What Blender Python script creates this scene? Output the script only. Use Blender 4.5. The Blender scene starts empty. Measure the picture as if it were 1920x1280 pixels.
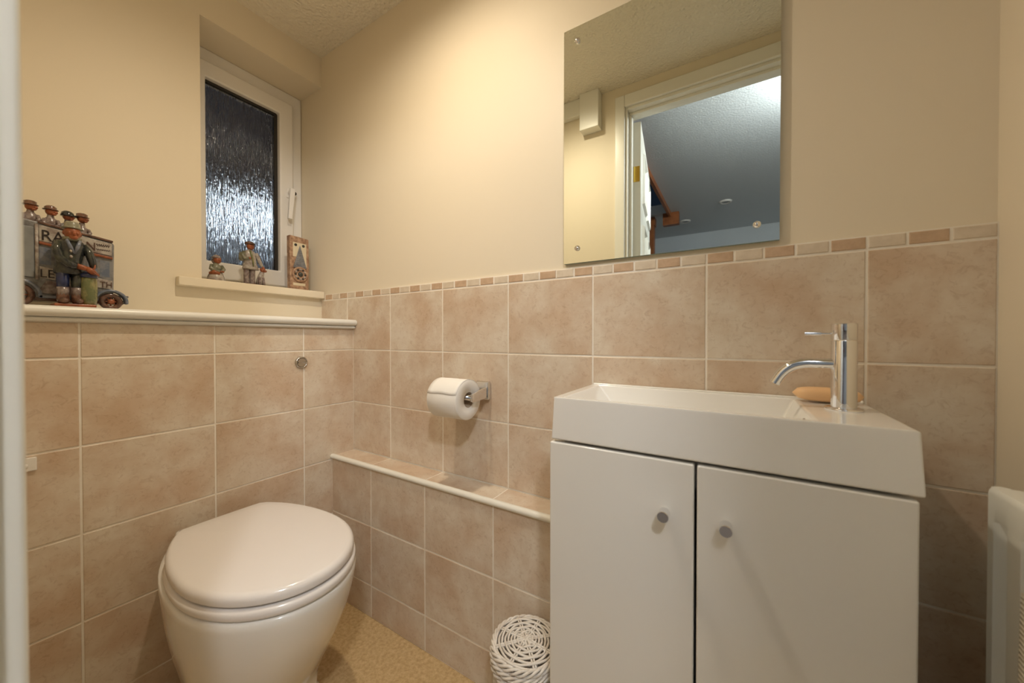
import bpy, bmesh, math, random
from mathutils import Vector, Matrix
random.seed(7)
PI = math.pi
S = bpy.context.scene
COL = S.collection

# ------------------------------------------------------------------ camera
cam_d = bpy.data.cameras.new('camera')
cam = bpy.data.objects.new('camera', cam_d)
COL.objects.link(cam)
S.camera = cam
cam_d.sensor_width = 36.0
cam_d.lens = 677.03 / 1920 * 36
cam_d.clip_start = 0.01
yaw, pit = -0.5522, -0.010
Fw = Vector((math.sin(yaw) * math.cos(pit), math.cos(yaw) * math.cos(pit), math.sin(pit)))
Rt = Vector((math.cos(yaw), -math.sin(yaw), 0))
Up = Rt.cross(Fw)
CAM = Vector((1.4744, -0.8697, 0.9427))
m = Matrix((Rt, Up, -Fw)).transposed().to_4x4()
m.translation = CAM
cam.matrix_world = m
cam_d.dof.use_dof = True
cam_d.dof.focus_distance = 1.15
cam_d.dof.aperture_fstop = 3.6

# ------------------------------------------------------------------ world, lights, exposure
w = bpy.data.worlds.new('night')
S.world = w
w.use_nodes = True
w.node_tree.nodes['Background'].inputs[0].default_value = (0.02, 0.03, 0.05, 1)
w.node_tree.nodes['Background'].inputs[1].default_value = 0.25
S.view_settings.view_transform = 'Standard'
S.view_settings.look = 'None'
S.view_settings.gamma = 1
S.view_settings.use_curve_mapping = False
S.view_settings.exposure = 0.34

def light(name, kind, loc, energy, color, **kw):
    d = bpy.data.lights.new(name, kind)
    d.energy = energy
    d.color = color
    for k, v in kw.items():
        setattr(d, k, v)
    o = bpy.data.objects.new(name, d)
    COL.objects.link(o)
    o.location = loc
    return o

# added fill light beyond the doorway, no fitting; replaces flash glow on hall ceiling
light('hall_glow_fill_offscreen', 'POINT', (2.0, -1.42, 2.17), 34, (.97, .98, 1.0), shadow_soft_size=.06)

# ------------------------------------------------------------------ mesh helpers
class MB:
    def __init__(s):
        s.v = []; s.f = []; s.mi = []; s.sm = []
    def add(s, vs, fs, mi=0, sm=False):
        o = len(s.v)
        s.v += [tuple(v) for v in vs]
        for f in fs:
            s.f.append([i + o for i in f]); s.mi.append(mi); s.sm.append(sm)
        return s
    def box(s, x0, x1, y0, y1, z0, z1, mi=0):
        vs = [(x, y, z) for z in (z0, z1) for y in (y0, y1) for x in (x0, x1)]
        return s.add(vs, [(0, 2, 3, 1), (4, 5, 7, 6), (0, 1, 5, 4), (2, 6, 7, 3), (0, 4, 6, 2), (1, 3, 7, 5)], mi)
    def prism(s, pts, a, b, axis='z', mi=0, sm=False):
        """extrude a 2D outline between a and b along axis"""
        def P(p, t):
            if axis == 'z': return (p[0], p[1], t)
            if axis == 'x': return (t, p[0], p[1])
            return (p[0], t, p[1])
        n = len(pts)
        o = len(s.v)
        s.v += [P(p, a) for p in pts] + [P(p, b) for p in pts]
        for i in range(n):
            j = (i + 1) % n
            s.f.append([o + i, o + j, o + n + j, o + n + i]); s.mi.append(mi); s.sm.append(sm)
        s.f.append([o + i for i in reversed(range(n))]); s.mi.append(mi); s.sm.append(False)
        s.f.append([o + n + i for i in range(n)]); s.mi.append(mi); s.sm.append(False)
        return s
    def loft(s, loops, cap0=True, cap1=True, mi=0, sm=True, closed=True):
        o = len(s.v); n = len(loops[0])
        for L in loops: s.v += [tuple(p) for p in L]
        for k in range(len(loops) - 1):
            for i in range(n if closed else n - 1):
                j = (i + 1) % n
                s.f.append([o + k * n + i, o + k * n + j, o + (k + 1) * n + j, o + (k + 1) * n + i]); s.mi.append(mi); s.sm.append(sm)
        if cap0: s.f.append([o + i for i in reversed(range(n))]); s.mi.append(mi); s.sm.append(sm)
        if cap1: s.f.append([o + (len(loops) - 1) * n + i for i in range(n)]); s.mi.append(mi); s.sm.append(sm)
        return s
    def tube(s, pts, rad, n=10, mi=0, cap=True, flat=None):
        pts = [Vector(p) for p in pts]
        if not hasattr(rad, '__len__'): rad = [rad] * len(pts)
        loops = []
        t0 = (pts[1] - pts[0]).normalized()
        ref = Vector((0, 0, 1)) if abs(t0.z) < .9 else Vector((1, 0, 0))
        nrm = t0.cross(ref).normalized()
        for i, p in enumerate(pts):
            t = (pts[min(i + 1, len(pts) - 1)] - pts[max(i - 1, 0)]).normalized()
            nrm = (nrm - t * nrm.dot(t)).normalized()
            b = t.cross(nrm)
            r = rad[i]
            fy = flat if flat else 1
            loops.append([p + (nrm * math.cos(a) + b * math.sin(a) * fy) * r for a in [2 * PI * k / n for k in range(n)]])
        return s.loft(loops, cap, cap, mi)
    def lathe(s, prof, c=(0, 0, 0), n=24, axis='z', mi=0, sx=1, sy=1, cap=True):
        """prof: (radius, height) pairs"""
        c = Vector(c); loops = []
        for r, h in prof:
            L = []
            for k in range(n):
                a = 2 * PI * k / n
                u, v = r * math.cos(a) * sx, r * math.sin(a) * sy
                if axis == 'z': q = Vector((u, v, h))
                elif axis == 'x': q = Vector((h, u, v))
                else: q = Vector((v, h, u))
                L.append(c + q)
            loops.append(L)
        return s.loft(loops, cap, cap, mi)
    def ball(s, c, rx, ry=None, rz=None, n=14, m=9, mi=0):
        ry = ry or rx; rz = rz or rx
        prof = [(max(math.sin(PI * i / m), 1e-3), -math.cos(PI * i / m)) for i in range(m + 1)]
        loops = [[(c[0] + rx * r * math.cos(2 * PI * k / n), c[1] + ry * r * math.sin(2 * PI * k / n), c[2] + rz * h) for k in range(n)] for r, h in prof]
        return s.loft(loops, True, True, mi)
    def mesh(s, name):
        me = bpy.data.meshes.new(name)
        me.from_pydata(s.v, [], s.f)
        me.polygons.foreach_set('material_index', s.mi)
        me.polygons.foreach_set('use_smooth', s.sm)
        me.update()
        bm = bmesh.new(); bm.from_mesh(me)
        bmesh.ops.recalc_face_normals(bm, faces=bm.faces)
        bm.to_mesh(me); bm.free()
        return me
    def build(s, name, mats, parent=None, bevel=0, seg=2, sub=0, ang=0.6):
        me = s.mesh(name)
        return link(name, me, mats, parent, bevel, seg, sub, ang)

def link(name, me, mats, parent=None, bevel=0, seg=2, sub=0, ang=0.6):
    if not isinstance(mats, (list, tuple)): mats = [mats]
    if not me.materials:
        for mm in mats: me.materials.append(mm)
    o = bpy.data.objects.new(name, me)
    COL.objects.link(o)
    if parent: o.parent = parent
    if bevel:
        b = o.modifiers.new('bevel', 'BEVEL'); b.width = bevel; b.segments = seg
        b.limit_method = 'ANGLE'; b.angle_limit = ang; b.harden_normals = False
        for p in me.polygons: p.use_smooth = True
        wn = o.modifiers.new('wn', 'WEIGHTED_NORMAL'); wn.keep_sharp = False
    if sub:
        q = o.modifiers.new('sub', 'SUBSURF'); q.levels = sub; q.render_levels = sub
    return o

def empty(name, loc=(0, 0, 0), rz=0):
    o = bpy.data.objects.new(name, None)
    COL.objects.link(o)
    o.location = loc; o.rotation_euler = (0, 0, rz)
    o.empty_display_size = .05
    return o

def tag(o, label, cat, group=None):
    o['label'] = label; o['category'] = cat
    if group: o['group'] = group
    return o

def struct(o, label=None, cat=None):
    o['kind'] = 'structure'
    if label: o['label'] = label
    if cat: o['category'] = cat
    return o

# ------------------------------------------------------------------ materials
def mat(name, color, rough=.5, metal=0, spec=.5, coat=0, noise=None, bump=None, vary=None, extra=None):
    """noise: (color2, scale, detail, lo, hi); bump: (scale, strength, dist)"""
    mm = bpy.data.materials.new(name); mm.use_nodes = True
    nt = mm.node_tree; N = nt.nodes; L = nt.links
    b = N['Principled BSDF']
    b.inputs['Base Color'].default_value = (*color, 1)
    b.inputs['Roughness'].default_value = rough
    b.inputs['Metallic'].default_value = metal
    b.inputs['Specular IOR Level'].default_value = spec
    b.inputs['Coat Weight'].default_value = coat
    b.inputs['Coat Roughness'].default_value = .06
    tc = N.new('ShaderNodeTexCoord')
    vec = tc.outputs['Object']
    if vary:
        oi = N.new('ShaderNodeObjectInfo')
        mu = N.new('ShaderNodeMath'); mu.operation = 'MULTIPLY'; mu.inputs[1].default_value = 37.0
        L.new(oi.outputs['Random'], mu.inputs[0])
        ad = N.new('ShaderNodeVectorMath'); ad.operation = 'ADD'
        L.new(vec, ad.inputs[0]); L.new(mu.outputs[0], ad.inputs[1])
        vec = ad.outputs[0]
    if noise:
        n = N.new('ShaderNodeTexNoise'); n.inputs['Scale'].default_value = noise[1]; n.inputs['Detail'].default_value = noise[2]
        n.inputs['Roughness'].default_value = .62
        L.new(vec, n.inputs['Vector'])
        r = N.new('ShaderNodeValToRGB')
        r.color_ramp.elements[0].position = noise[3]; r.color_ramp.elements[1].position = noise[4]
        r.color_ramp.elements[0].color = (*color, 1); r.color_ramp.elements[1].color = (*noise[0], 1)
        L.new(n.outputs['Fac'], r.inputs['Fac'])
        L.new(r.outputs['Color'], b.inputs['Base Color'])
    if bump:
        n2 = N.new('ShaderNodeTexNoise'); n2.inputs['Scale'].default_value = bump[0]; n2.inputs['Detail'].default_value = 3
        L.new(vec, n2.inputs['Vector'])
        bp = N.new('ShaderNodeBump'); bp.inputs['Strength'].default_value = bump[1]; bp.inputs['Distance'].default_value = bump[2]
        L.new(n2.outputs['Fac'], bp.inputs['Height'])
        L.new(bp.outputs['Normal'], b.inputs['Normal'])
    if extra: extra(nt, b, vec)
    return mm

def tile_extra(nt, b, vec):
    """greyer clouds and fine darker flecks over the beige glaze"""
    N = nt.nodes; L = nt.links
    base = b.inputs['Base Color'].links[0].from_socket
    for sc, det, dis, lo, hi, colr, fac in ((13, 8, .5, .34, .60, (.80, .70, .60, 1), .5), (75, 6, 1.2, .34, .47, (.72, .62, .54, 1), .45)):
        v = N.new('ShaderNodeTexNoise'); v.inputs['Scale'].default_value = sc; v.inputs['Detail'].default_value = det
        v.inputs['Roughness'].default_value = .66; v.inputs['Distortion'].default_value = dis
        L.new(vec, v.inputs['Vector'])
        r = N.new('ShaderNodeValToRGB')
        e = r.color_ramp.elements
        e[0].position = lo; e[0].color = colr
        e[1].position = hi; e[1].color = (1, 1, 1, 1)
        L.new(v.outputs['Fac'], r.inputs['Fac'])
        mx = N.new('ShaderNodeMix'); mx.data_type = 'RGBA'; mx.blend_type = 'MULTIPLY'; mx.inputs['Factor'].default_value = fac
        L.new(base, mx.inputs[6]); L.new(r.outputs['Color'], mx.inputs[7])
        base = mx.outputs[2]
    L.new(base, b.inputs['Base Color'])

M = {}
M['paint'] = mat('magnolia_paint', (.80, .71, .55), .55, spec=.3, bump=(60, .05, .002))
M['ceil'] = None
M['tile'] = mat('beige_tile', (.74, .655, .535), .36, spec=.45, noise=((.635, .49, .355), 6, 5, .40, .62), bump=(55, .14, .002), vary=True, extra=tile_extra)
M['grout'] = mat('cream_grout', (.90, .85, .76), .8, noise=((.84, .76, .64), 12, 3, .4, .7))
M['mosA'] = mat('tan_mosaic', (.60, .43, .29), .45, noise=((.53, .37, .24), 60, 4, .4, .6), vary=True)
M['mosB'] = mat('cream_mosaic', (.72, .62, .49), .45, noise=((.66, .56, .43), 60, 4, .4, .6), vary=True)
M['white'] = mat('white_gloss_paint', (.82, .80, .72), .32, spec=.5)
M['trimwhite'] = mat('white_trim', (.80, .79, .74), .3)
M['pvc'] = mat('white_upvc', (.84, .81, .76), .35)
M['ceramic'] = mat('white_ceramic', (.90, .885, .84), .1, coat=.5)
M['seat'] = mat('white_seat', (.84, .81, .79), .16, coat=.3)
M['vanity'] = mat('white_gloss_vanity', (.84, .82, .765), .16, coat=.25)
M['gap'] = mat('dark_gap', (.03, .025, .02), .8)
M['chrome'] = mat('chrome', (.83, .83, .84), .05, metal=1)
M['satin'] = mat('satin_chrome', (.55, .53, .50), .22, metal=1)
M['mirror'] = mat('mirror_silver', (.90, .95, .89), .0, metal=1)
M['glassedge'] = mat('glass_edge', (.25, .35, .31), .15)
M['paper'] = mat('tissue_paper', (.88, .85, .80), .9, spec=.1, bump=(300, .2, .001))
M['card'] = mat('cardboard_core', (.45, .35, .25), .9)
M['soap'] = mat('orange_soap', (.90, .58, .31), .42, spec=.4)
M['wicker'] = mat('white_wicker', (.78, .73, .66), .45, noise=((.62, .54, .45), 40, 3, .5, .75))
M['radiator'] = mat('white_radiator', (.82, .82, .76), .3)
M['towel'] = mat('cream_towel', (.84, .76, .60), .95, spec=.05)
M['brass'] = mat('brass', (.78, .55, .12), .25, metal=1)
M['wood'] = mat('brown_wood', (.36, .12, .035), .4, noise=((.20, .06, .018), 9, 5, .4, .7))
M['hallwall'] = mat('grey_white_plaster', (.66, .70, .72), .7, bump=(90, .25, .006))
M['hallfloor'] = mat('hall_carpet', (.25, .2, .16), .9)
M['shade'] = mat('grey_lampshade', (.55, .58, .6), .8)
M['floor'] = mat('tan_vinyl', (.62, .45, .235), .5, noise=((.43, .28, .12), 95, 8, .36, .68), bump=(120, .12, .002))
# ceramics of the ornaments
M['c_grey'] = mat('grey_glaze', (.25, .25, .25), .22, noise=((.13, .125, .13), 55, 4, .4, .65), coat=.3)
M['c_pale'] = mat('pale_glaze', (.46, .42, .37), .25, noise=((.24, .19, .165), 70, 4, .42, .66), coat=.3)
M['c_blue'] = mat('slate_blue_glaze', (.13, .16, .22), .2, noise=((.22, .23, .26), 60, 3, .4, .6), coat=.3)
M['c_terra'] = mat('terracotta', (.34, .10, .035), .35, noise=((.22, .06, .02), 70, 4, .4, .6), coat=.2)
M['c_brown'] = mat('brown_glaze', (.17, .085, .055), .22, noise=((.09, .045, .03), 80, 3, .4, .6), coat=.3)
M['c_dark'] = mat('black_glaze', (.022, .025, .026), .14, noise=((.05, .055, .04), 60, 3, .45, .6), coat=.4)
M['c_green'] = mat('olive_glaze', (.13, .15, .06), .18, noise=((.26, .24, .10), 60, 3, .42, .6), coat=.4)
M['c_navy'] = mat('navy_glaze', (.02, .03, .10), .14, coat=.4)
M['c_cream'] = mat('cream_glaze', (.70, .60, .42), .3, coat=.2)
M['c_stone'] = mat('pinkish_stoneware', (.50, .32, .20), .5, noise=((.26, .14, .08), 70, 6, .40, .62))
M['c_mauve'] = mat('mauve_grey_glaze', (.31, .26, .24), .25, noise=((.15, .105, .095), 60, 3, .4, .6), coat=.3)
M['c_sage'] = mat('sage_glaze', (.25, .24, .17), .25, noise=((.15, .15, .1), 60, 3, .4, .6), coat=.3)
M['ink'] = mat('black_ink', (.02, .012, .01), .4)
M['ink2'] = mat('brown_ink', (.10, .05, .035), .4)

def ceiling_mat():
    def ex(nt, b, vec):
        N = nt.nodes; L = nt.links
        v = N.new('ShaderNodeTexVoronoi'); v.inputs['Scale'].default_value = 95; v.feature = 'SMOOTH_F1'
        n = N.new('ShaderNodeTexNoise'); n.inputs['Scale'].default_value = 120; n.inputs['Detail'].default_value = 2
        L.new(vec, v.inputs['Vector']); L.new(vec, n.inputs['Vector'])
        s = N.new('ShaderNodeMath'); s.operation = 'MULTIPLY'
        L.new(v.outputs['Distance'], s.inputs[0]); L.new(n.outputs['Fac'], s.inputs[1])
        bp = N.new('ShaderNodeBump'); bp.inputs['Strength'].default_value = 1; bp.inputs['Distance'].default_value = .010
        L.new(s.outputs[0], bp.inputs['Height']); L.new(bp.outputs['Normal'], b.inputs['Normal'])
    return mat('stippled_ceiling', (.82, .76, .63), .6, extra=ex)
M['ceil'] = ceiling_mat()

def glass_mat():
    def ex(nt, b, vec):
        N = nt.nodes; L = nt.links
        b.inputs['Transmission Weight'].default_value = 1
        b.inputs['IOR'].default_value = 1.5
        mp = N.new('ShaderNodeMapping'); mp.inputs['Scale'].default_value = (1, 1, .07)
        L.new(vec, mp.inputs['Vector'])
        n = N.new('ShaderNodeTexNoise'); n.inputs['Scale'].default_value = 230; n.inputs['Detail'].default_value = 2; n.inputs['Distortion'].default_value = .3
        L.new(mp.outputs[0], n.inputs['Vector'])
        n2 = N.new('ShaderNodeTexNoise'); n2.inputs['Scale'].default_value = 70; n2.inputs['Detail'].default_value = 1
        L.new(vec, n2.inputs['Vector'])
        a = N.new('ShaderNodeMath'); a.operation = 'MULTIPLY_ADD'; a.inputs[1].default_value = .12
        L.new(n2.outputs['Fac'], a.inputs[0]); L.new(n.outputs['Fac'], a.inputs[2])
        bp = N.new('ShaderNodeBump'); bp.inputs['Strength'].default_value = 1; bp.inputs['Distance'].default_value = .0055
        L.new(a.outputs[0], bp.inputs['Height']); L.new(bp.outputs['Normal'], b.inputs['Normal'])
    return mat('rain_textured_glass', (.92, .95, .95), .08, extra=ex)
M['obscure'] = glass_mat()

def towel_extra():
    mm = M['towel']; nt = mm.node_tree; N = nt.nodes; L = nt.links; b = N['Principled BSDF']
    tc = N.new('ShaderNodeTexCoord')
    wv = N.new('ShaderNodeTexWave'); wv.bands_direction = 'Z'; wv.inputs['Scale'].default_value = 60; wv.inputs['Distortion'].default_value = 1.5
    L.new(tc.outputs['Object'], wv.inputs['Vector'])
    bp = N.new('ShaderNodeBump'); bp.inputs['Strength'].default_value = .9; bp.inputs['Distance'].default_value = .006
    L.new(wv.outputs['Fac'], bp.inputs['Height']); L.new(bp.outputs['Normal'], b.inputs['Normal'])
towel_extra()

def emit(name, color, s):
    mm = bpy.data.materials.new(name); mm.use_nodes = True
    b = mm.node_tree.nodes['Principled BSDF']
    b.inputs['Base Color'].default_value = (*color, 1)
    b.inputs['Emission Color'].default_value = (*color, 1)
    b.inputs['Emission Strength'].default_value = s
    return mm

# ------------------------------------------------------------------ measures (metres)
XR = 1.8217          # right wall
D = 0.847            # door wall
ZC = 2.1083          # ceiling
TW, TH = .2488, .20  # tile pitch
XO, ZB = .1791, 1.0979
BH = .0243
D1, D2 = .2176, .0904
G = .0040            # joint
YO = -.1906
SH = .978            # underside of the shelf trim
LZ = .512            # ledge top

# ------------------------------------------------------------------ room shell
struct(MB().box(0, XR, -D - .1, 0.0, -.05, 0).build('floor', M['floor']))
struct(MB().box(-.26, XR + .12, -D - .1, .12, ZC, ZC + .19).build('ceiling', M['ceil']))
wall_back = struct(MB().box(-.26, XR + .12, .006, .12, -.05, ZC).build('wall_back', M['paint']))
wl = MB()
wl.box(-.26, 0, -D - .1, -.398, -.05, ZC)
wl.box(-.26, 0, -.398, .006, 1.986, ZC)
wl.box(-.26, 0, -.398, .006, -.05, 1.105)
wall_left = struct(wl.build('wall_left', M['paint']))
struct(MB().box(XR, XR + .12, -D - .1, .006, -.05, ZC).build('wall_right', M['paint']))
OX0, OX1, OZ = 1.030, 1.790, 2.012
wf = MB()
wf.box(-.26, OX0, -D - .1, -D, -.05, ZC)
wf.box(OX1, XR + .12, -D - .1, -D, -.05, ZC)
wf.box(OX0, OX1, -D - .1, -D, OZ, ZC)
struct(wf.build('wall_front', M['paint']))

_tc = {}
def tile_mesh(wd, hg, t=.006, ch=.0012):
    key = (round(wd, 4), round(hg, 4), t)
    if key in _tc: return _tc[key]
    a, b = wd / 2, hg / 2
    vs = [(x, z, -t) for x, z in ((-a, -b), (a, -b), (a, b), (-a, b))] + \
         [(x, z, -ch * .7) for x, z in ((-a, -b), (a, -b), (a, b), (-a, b))] + \
         [(x, z, 0) for x, z in ((-a + ch, -b + ch), (a - ch, -b + ch), (a - ch, b - ch), (-a + ch, b - ch))]
    fs = [(8, 9, 10, 11)]
    for i in range(4):
        j = (i + 1) % 4
        fs += [(i, j, 4 + j, 4 + i), (4 + i, 4 + j, 8 + j, 8 + i)]
    me = MB().add(vs, fs).mesh('tile')
    _tc[key] = me
    return me
def put_tile(parent, o, u, v, u0, u1, v0, v1, material, name='tile', t=.006):
    """tile on the plane through o spanned by u and v, between the joints u0..u1, v0..v1"""
    me = tile_mesh(u1 - u0 - G, v1 - v0 - G, t)
    key = me.name + material.name
    if key not in _tc:
        c = me.copy(); c.materials.clear(); c.materials.append(material); _tc[key] = c
    ob = bpy.data.objects.new(name, _tc[key]); COL.objects.link(ob)
    n = u.cross(v)
    mw = Matrix((u, v, n)).transposed().to_4x4()
    mw.translation = o + u * ((u0 + u1) / 2) + v * ((v0 + v1) / 2) + n * random.uniform(-.0002, .0003)
    ob.parent = parent
    ob.matrix_world = mw
    return ob
EX, EY, EZ = Vector((1, 0, 0)), Vector((0, 1, 0)), Vector((0, 0, 1))

# --- tiles of the long wall (plane Y = 0, seen from -Y)
MB().box(0, XR, .0014, .006, 0, ZB + BH).build('grout', M['grout'], wall_back)
cols = [0.0] + [XO + k * TW for k in range(7)] + [XR]
rows = [(ZB - TH, ZB), (ZB - 2 * TH, ZB - TH), (LZ, ZB - 2 * TH)]
O0 = Vector((0, 0, 0))
for c0, c1 in zip(cols, cols[1:]):
    for r0, r1 in rows[:2] + [(LZ if c0 < 1.1 else ZB - 3 * TH, ZB - 2 * TH)]:
        put_tile(wall_back, O0, EX, EZ, c0, c1, r0, r1, M['tile'], t=.0045)
for c0, c1 in [(1.1743, 1.4231), (1.4231, 1.6719), (1.6719, XR)]:
    for r0, r1 in [(ZB - 4 * TH, ZB - 3 * TH), (ZB - 5 * TH, ZB - 4 * TH), (0, ZB - 5 * TH)]:
        if r1 - r0 > .03: put_tile(wall_back, O0, EX, EZ, c0, c1, r0, r1, M['tile'], t=.0045)
bp = .0498
x = XR; k = 0
while x > .005:
    x0 = max(x - bp, 0)
    put_tile(wall_back, O0, EX, EZ, x0, x, ZB + .0004, ZB + BH, M['mosB'] if k % 2 == 0 else M['mosA'], 'border_tile', t=.0045)
    x = x0; k += 1

# --- cistern boxing
box1 = struct(MB().box(0, D1 - .0014, -D, 0, 0, SH).build('wall_cistern_boxing', M['grout']),)
ycols = [0, YO, YO - TW, YO - 2 * TW, -D]
zr = [0] + [ZB - k * TH for k in (5, 4, 3, 2, 1)] + [SH]
for y1, y0 in zip(ycols, ycols[1:]):
    for z0, z1 in zip(zr, zr[1:]):
        put_tile(box1, Vector((D1, 0, 0)), EY, EZ, y0, y1, z0, z1, M['tile'], t=.0013)
# shelf board with bullnose and bead
prof = [(0, SH), (D1 + .006, SH)]
prof += [(D1 + .007 + .005 * math.sin(a), SH + .005 - .005 * math.cos(a)) for a in [PI * i / 8 for i in range(9)]]
prof += [(D1 + .0075, SH + .0105)]
prof += [(D1 + .012 + .0115 * math.sin(a), SH + .0225 - .0115 * math.cos(a)) for a in [PI * i / 12 for i in range(13)]]
prof += [(0, SH + .034)]
sh = MB(); sh.prism(prof, -D, -.0012, 'y', sm=False)
o = sh.build('trim_1', M['trimwhite']); struct(o, 'white bullnose shelf moulding capping the tiled cistern boxing')
for p in o.data.polygons: p.use_smooth = len(p.vertices) == 4
o.modifiers.new('es', 'EDGE_SPLIT').split_angle = .6
SHT = SH + .034

# --- low pipe boxing
XB1 = 1.166
box2 = struct(MB().box(D1, XB1, -D2 + .0014, 0, 0, LZ - .0014).build('wall_pipe_boxing', M['grout']))
xc = [D1, .4376, .4376 + TW, .4376 + 2 * TW, XB1]
zr2 = [0, .109, .309, LZ - .003]
for a, b in zip(xc, xc[1:]):
    for z0, z1 in zip(zr2, zr2[1:]):
        put_tile(box2, Vector((0, -D2, 0)), EX, EZ, a, b, z0, z1, M['tile'], t=.0013)
lc = [D1] + [c for c in cols if D1 < c < XB1] + [XB1]
for a, b in zip(lc, lc[1:]):
    put_tile(box2, Vector((0, 0, LZ)), EX, EY, a, b, -D2 + .004, 0, M['tile'], t=.0013)
# quarter round trim on its edge
pr = [(-D2 + .006, LZ - .007)] + [(-D2 + .0005 - .0085 * math.sin(a), LZ - .003 - .0085 * math.cos(a)) for a in [PI * i / 10 for i in range(11)]] + [(-D2 + .006, LZ + .0045)]
q = MB().prism(pr, D1, XB1, 'x').build('trim_2', M['white'])
for p in q.data.polygons: p.use_smooth = len(p.vertices) == 4
q.modifiers.new('es', 'EDGE_SPLIT').split_angle = .7
struct(q, 'white rounded plastic tile trim along the low ledge')

# --- window in its recess
XW = -.155
win = empty('window_1', (XW, -.2, 1.133)); struct(win, 'small white casement window with rain textured glass', 'window')
def wpart(name, mb, mats, parent=win, **k):
    o = mb.build(name, mats, None, **k)
    o.parent = parent
    o.matrix_parent_inverse = Matrix.Translation(parent.location).inverted() if parent is win else Matrix.Identity(4)
    return o
def ring(mb, x0, x1, ya, yb, za, zb, wd):
    """rectangular frame with mitred corners in the YZ plane"""
    out = [(ya, za), (yb, za), (yb, zb), (ya, zb)]
    wl_, wr_, wb_, wt_ = wd if hasattr(wd, '__len__') else (wd,) * 4
    inn = [(ya + wl_, za + wb_), (yb - wr_, za + wb_), (yb - wr_, zb - wt_), (ya + wl_, zb - wt_)]
    vs = [(x1, *p) for p in out] + [(x1, *p) for p in inn] + [(x0, *p) for p in out] + [(x0, *p) for p in inn]
    fs = []
    for i in range(4):
        j = (i + 1) % 4
        fs += [(i, j, 4 + j, 4 + i), (8 + i, 12 + i, 12 + j, 8 + j), (i, 8 + i, 8 + j, j), (4 + i, 4 + j, 12 + j, 12 + i)]
    return mb.add(vs, fs)
wpart('window_frame', ring(MB(), XW - .06, XW, -.398, .005, 1.105, 1.986, (.03, .04, .06, .052)), M['pvc'], bevel=.004)
wpart('sash', ring(MB(), XW - .05, XW + .016, -.374, -.037, 1.158, 1.936, (.036, .054, .064, .058)), M['pvc'], bevel=.006, seg=3)
wpart('gasket', ring(MB(), XW - .02, XW - .004, -.340, -.090, 1.220, 1.880, (.004, .013, .004, .011)), M['gap'])
wpart('pane', MB().box(XW - .016, XW - .008, -.342, -.088, 1.218, 1.882), M['obscure'])
h = MB()
h.box(XW + .012, XW + .021, -.066, -.046, 1.535, 1.575)
wpart('handle_base', h, M['pvc'], bevel=.003)
h = MB(); h.tube([(XW + .02, -.055, 1.556), (XW + .04, -.055, 1.556)], .0095, 14)
h.loft([[(XW + .036 + dx, y0 + sy * hw, z) for dx, sy in ((0, -1), (.012, -1), (.012, 1), (0, 1))] for z, y0, hw in ((1.570, -.055, .0098), (1.54, -.057, .0098), (1.50, -.061, .009), (1.440, -.066, .0078))], sm=False)
wpart('handle', h, M['pvc'], bevel=.002)
h = MB().lathe([(.0001, 0), (.008, 0), (.008, .003), (.0001, .003)], (XW + .022, -.037, 1.560), 14, 'x')
wpart('key_lock', h, M['gap'])
# sill board
sl = MB()
sl.prism([(XW, -.398), (0, -.398), (0, -.463), (.028, -.463), (.028, -.0012), (XW, -.0012)], 1.105, 1.133, 'z')
struct(sl.build('window_sill', M['paint'], bevel=.003), 'cream painted window sill board with a projecting nosing', 'sill')
SILL = 1.133

# outside the window: yard wall, lamp, and pickets added to streak the glow
struct(MB().box(-3.1, -3.0, -2.5, 3.5, -.4, 2.45).build('wall_yard', mat('dark_brick', (.10, .10, .11), .8, bump=(30, .3, .02))))
struct(MB().box(-3.0, -.26, -2.5, 3.5, -.45, -.4).build('ground_yard', mat('paving', (.3, .3, .31), .8, noise=((.2, .2, .2), 5, 3, .4, .6))))
fe = empty('streak_fence', (-2.86, .75, -.4)); tag(fe, 'added pale picket fence that streaks the glow in the rain textured window', 'fence')
pale = mat('pale_board', (.66, .74, .84), .7)
pk = MB().prism([(-.035, 0), (.035, 0), (.035, 2.86), (0, 2.95), (-.035, 2.86)], 0, .02, 'x').mesh('picket')
pk.materials.append(pale)
for i in range(22):
    o = bpy.data.objects.new('picket', pk); COL.objects.link(o); o.parent = fe
    o.location = (0, -1.05 + .1 * i, random.uniform(-.05, .03))
MB().box(-.03, 0, -1.1, 1.1, .5, .6).build('rail', pale, fe)
MB().box(-.03, 0, -1.1, 1.1, 2.3, 2.4).build('rail', pale, fe)
ol = empty('yard_lamp', (-2.79, 1.30, 2.24)); tag(ol, 'outdoor bulkhead lamp glowing through the obscured window glass', 'lamp')
b_ = MB().lathe([(.001, 0), (.125, 0), (.125, .02), (.11, .03), (.001, .03)], (-.04, 0, 0), 24, 'x', sx=1, sy=2.35).build('base', M['gap'], ol)
b_ = MB().lathe([(.11, -.01), (.108, .05), (.08, .09), (.001, .11)], (0, 0, 0), 24, 'x', sx=1, sy=2.4).build('diffuser', emit('lamp_glow', (.80, .90, 1.0), 30), ol)

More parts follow.
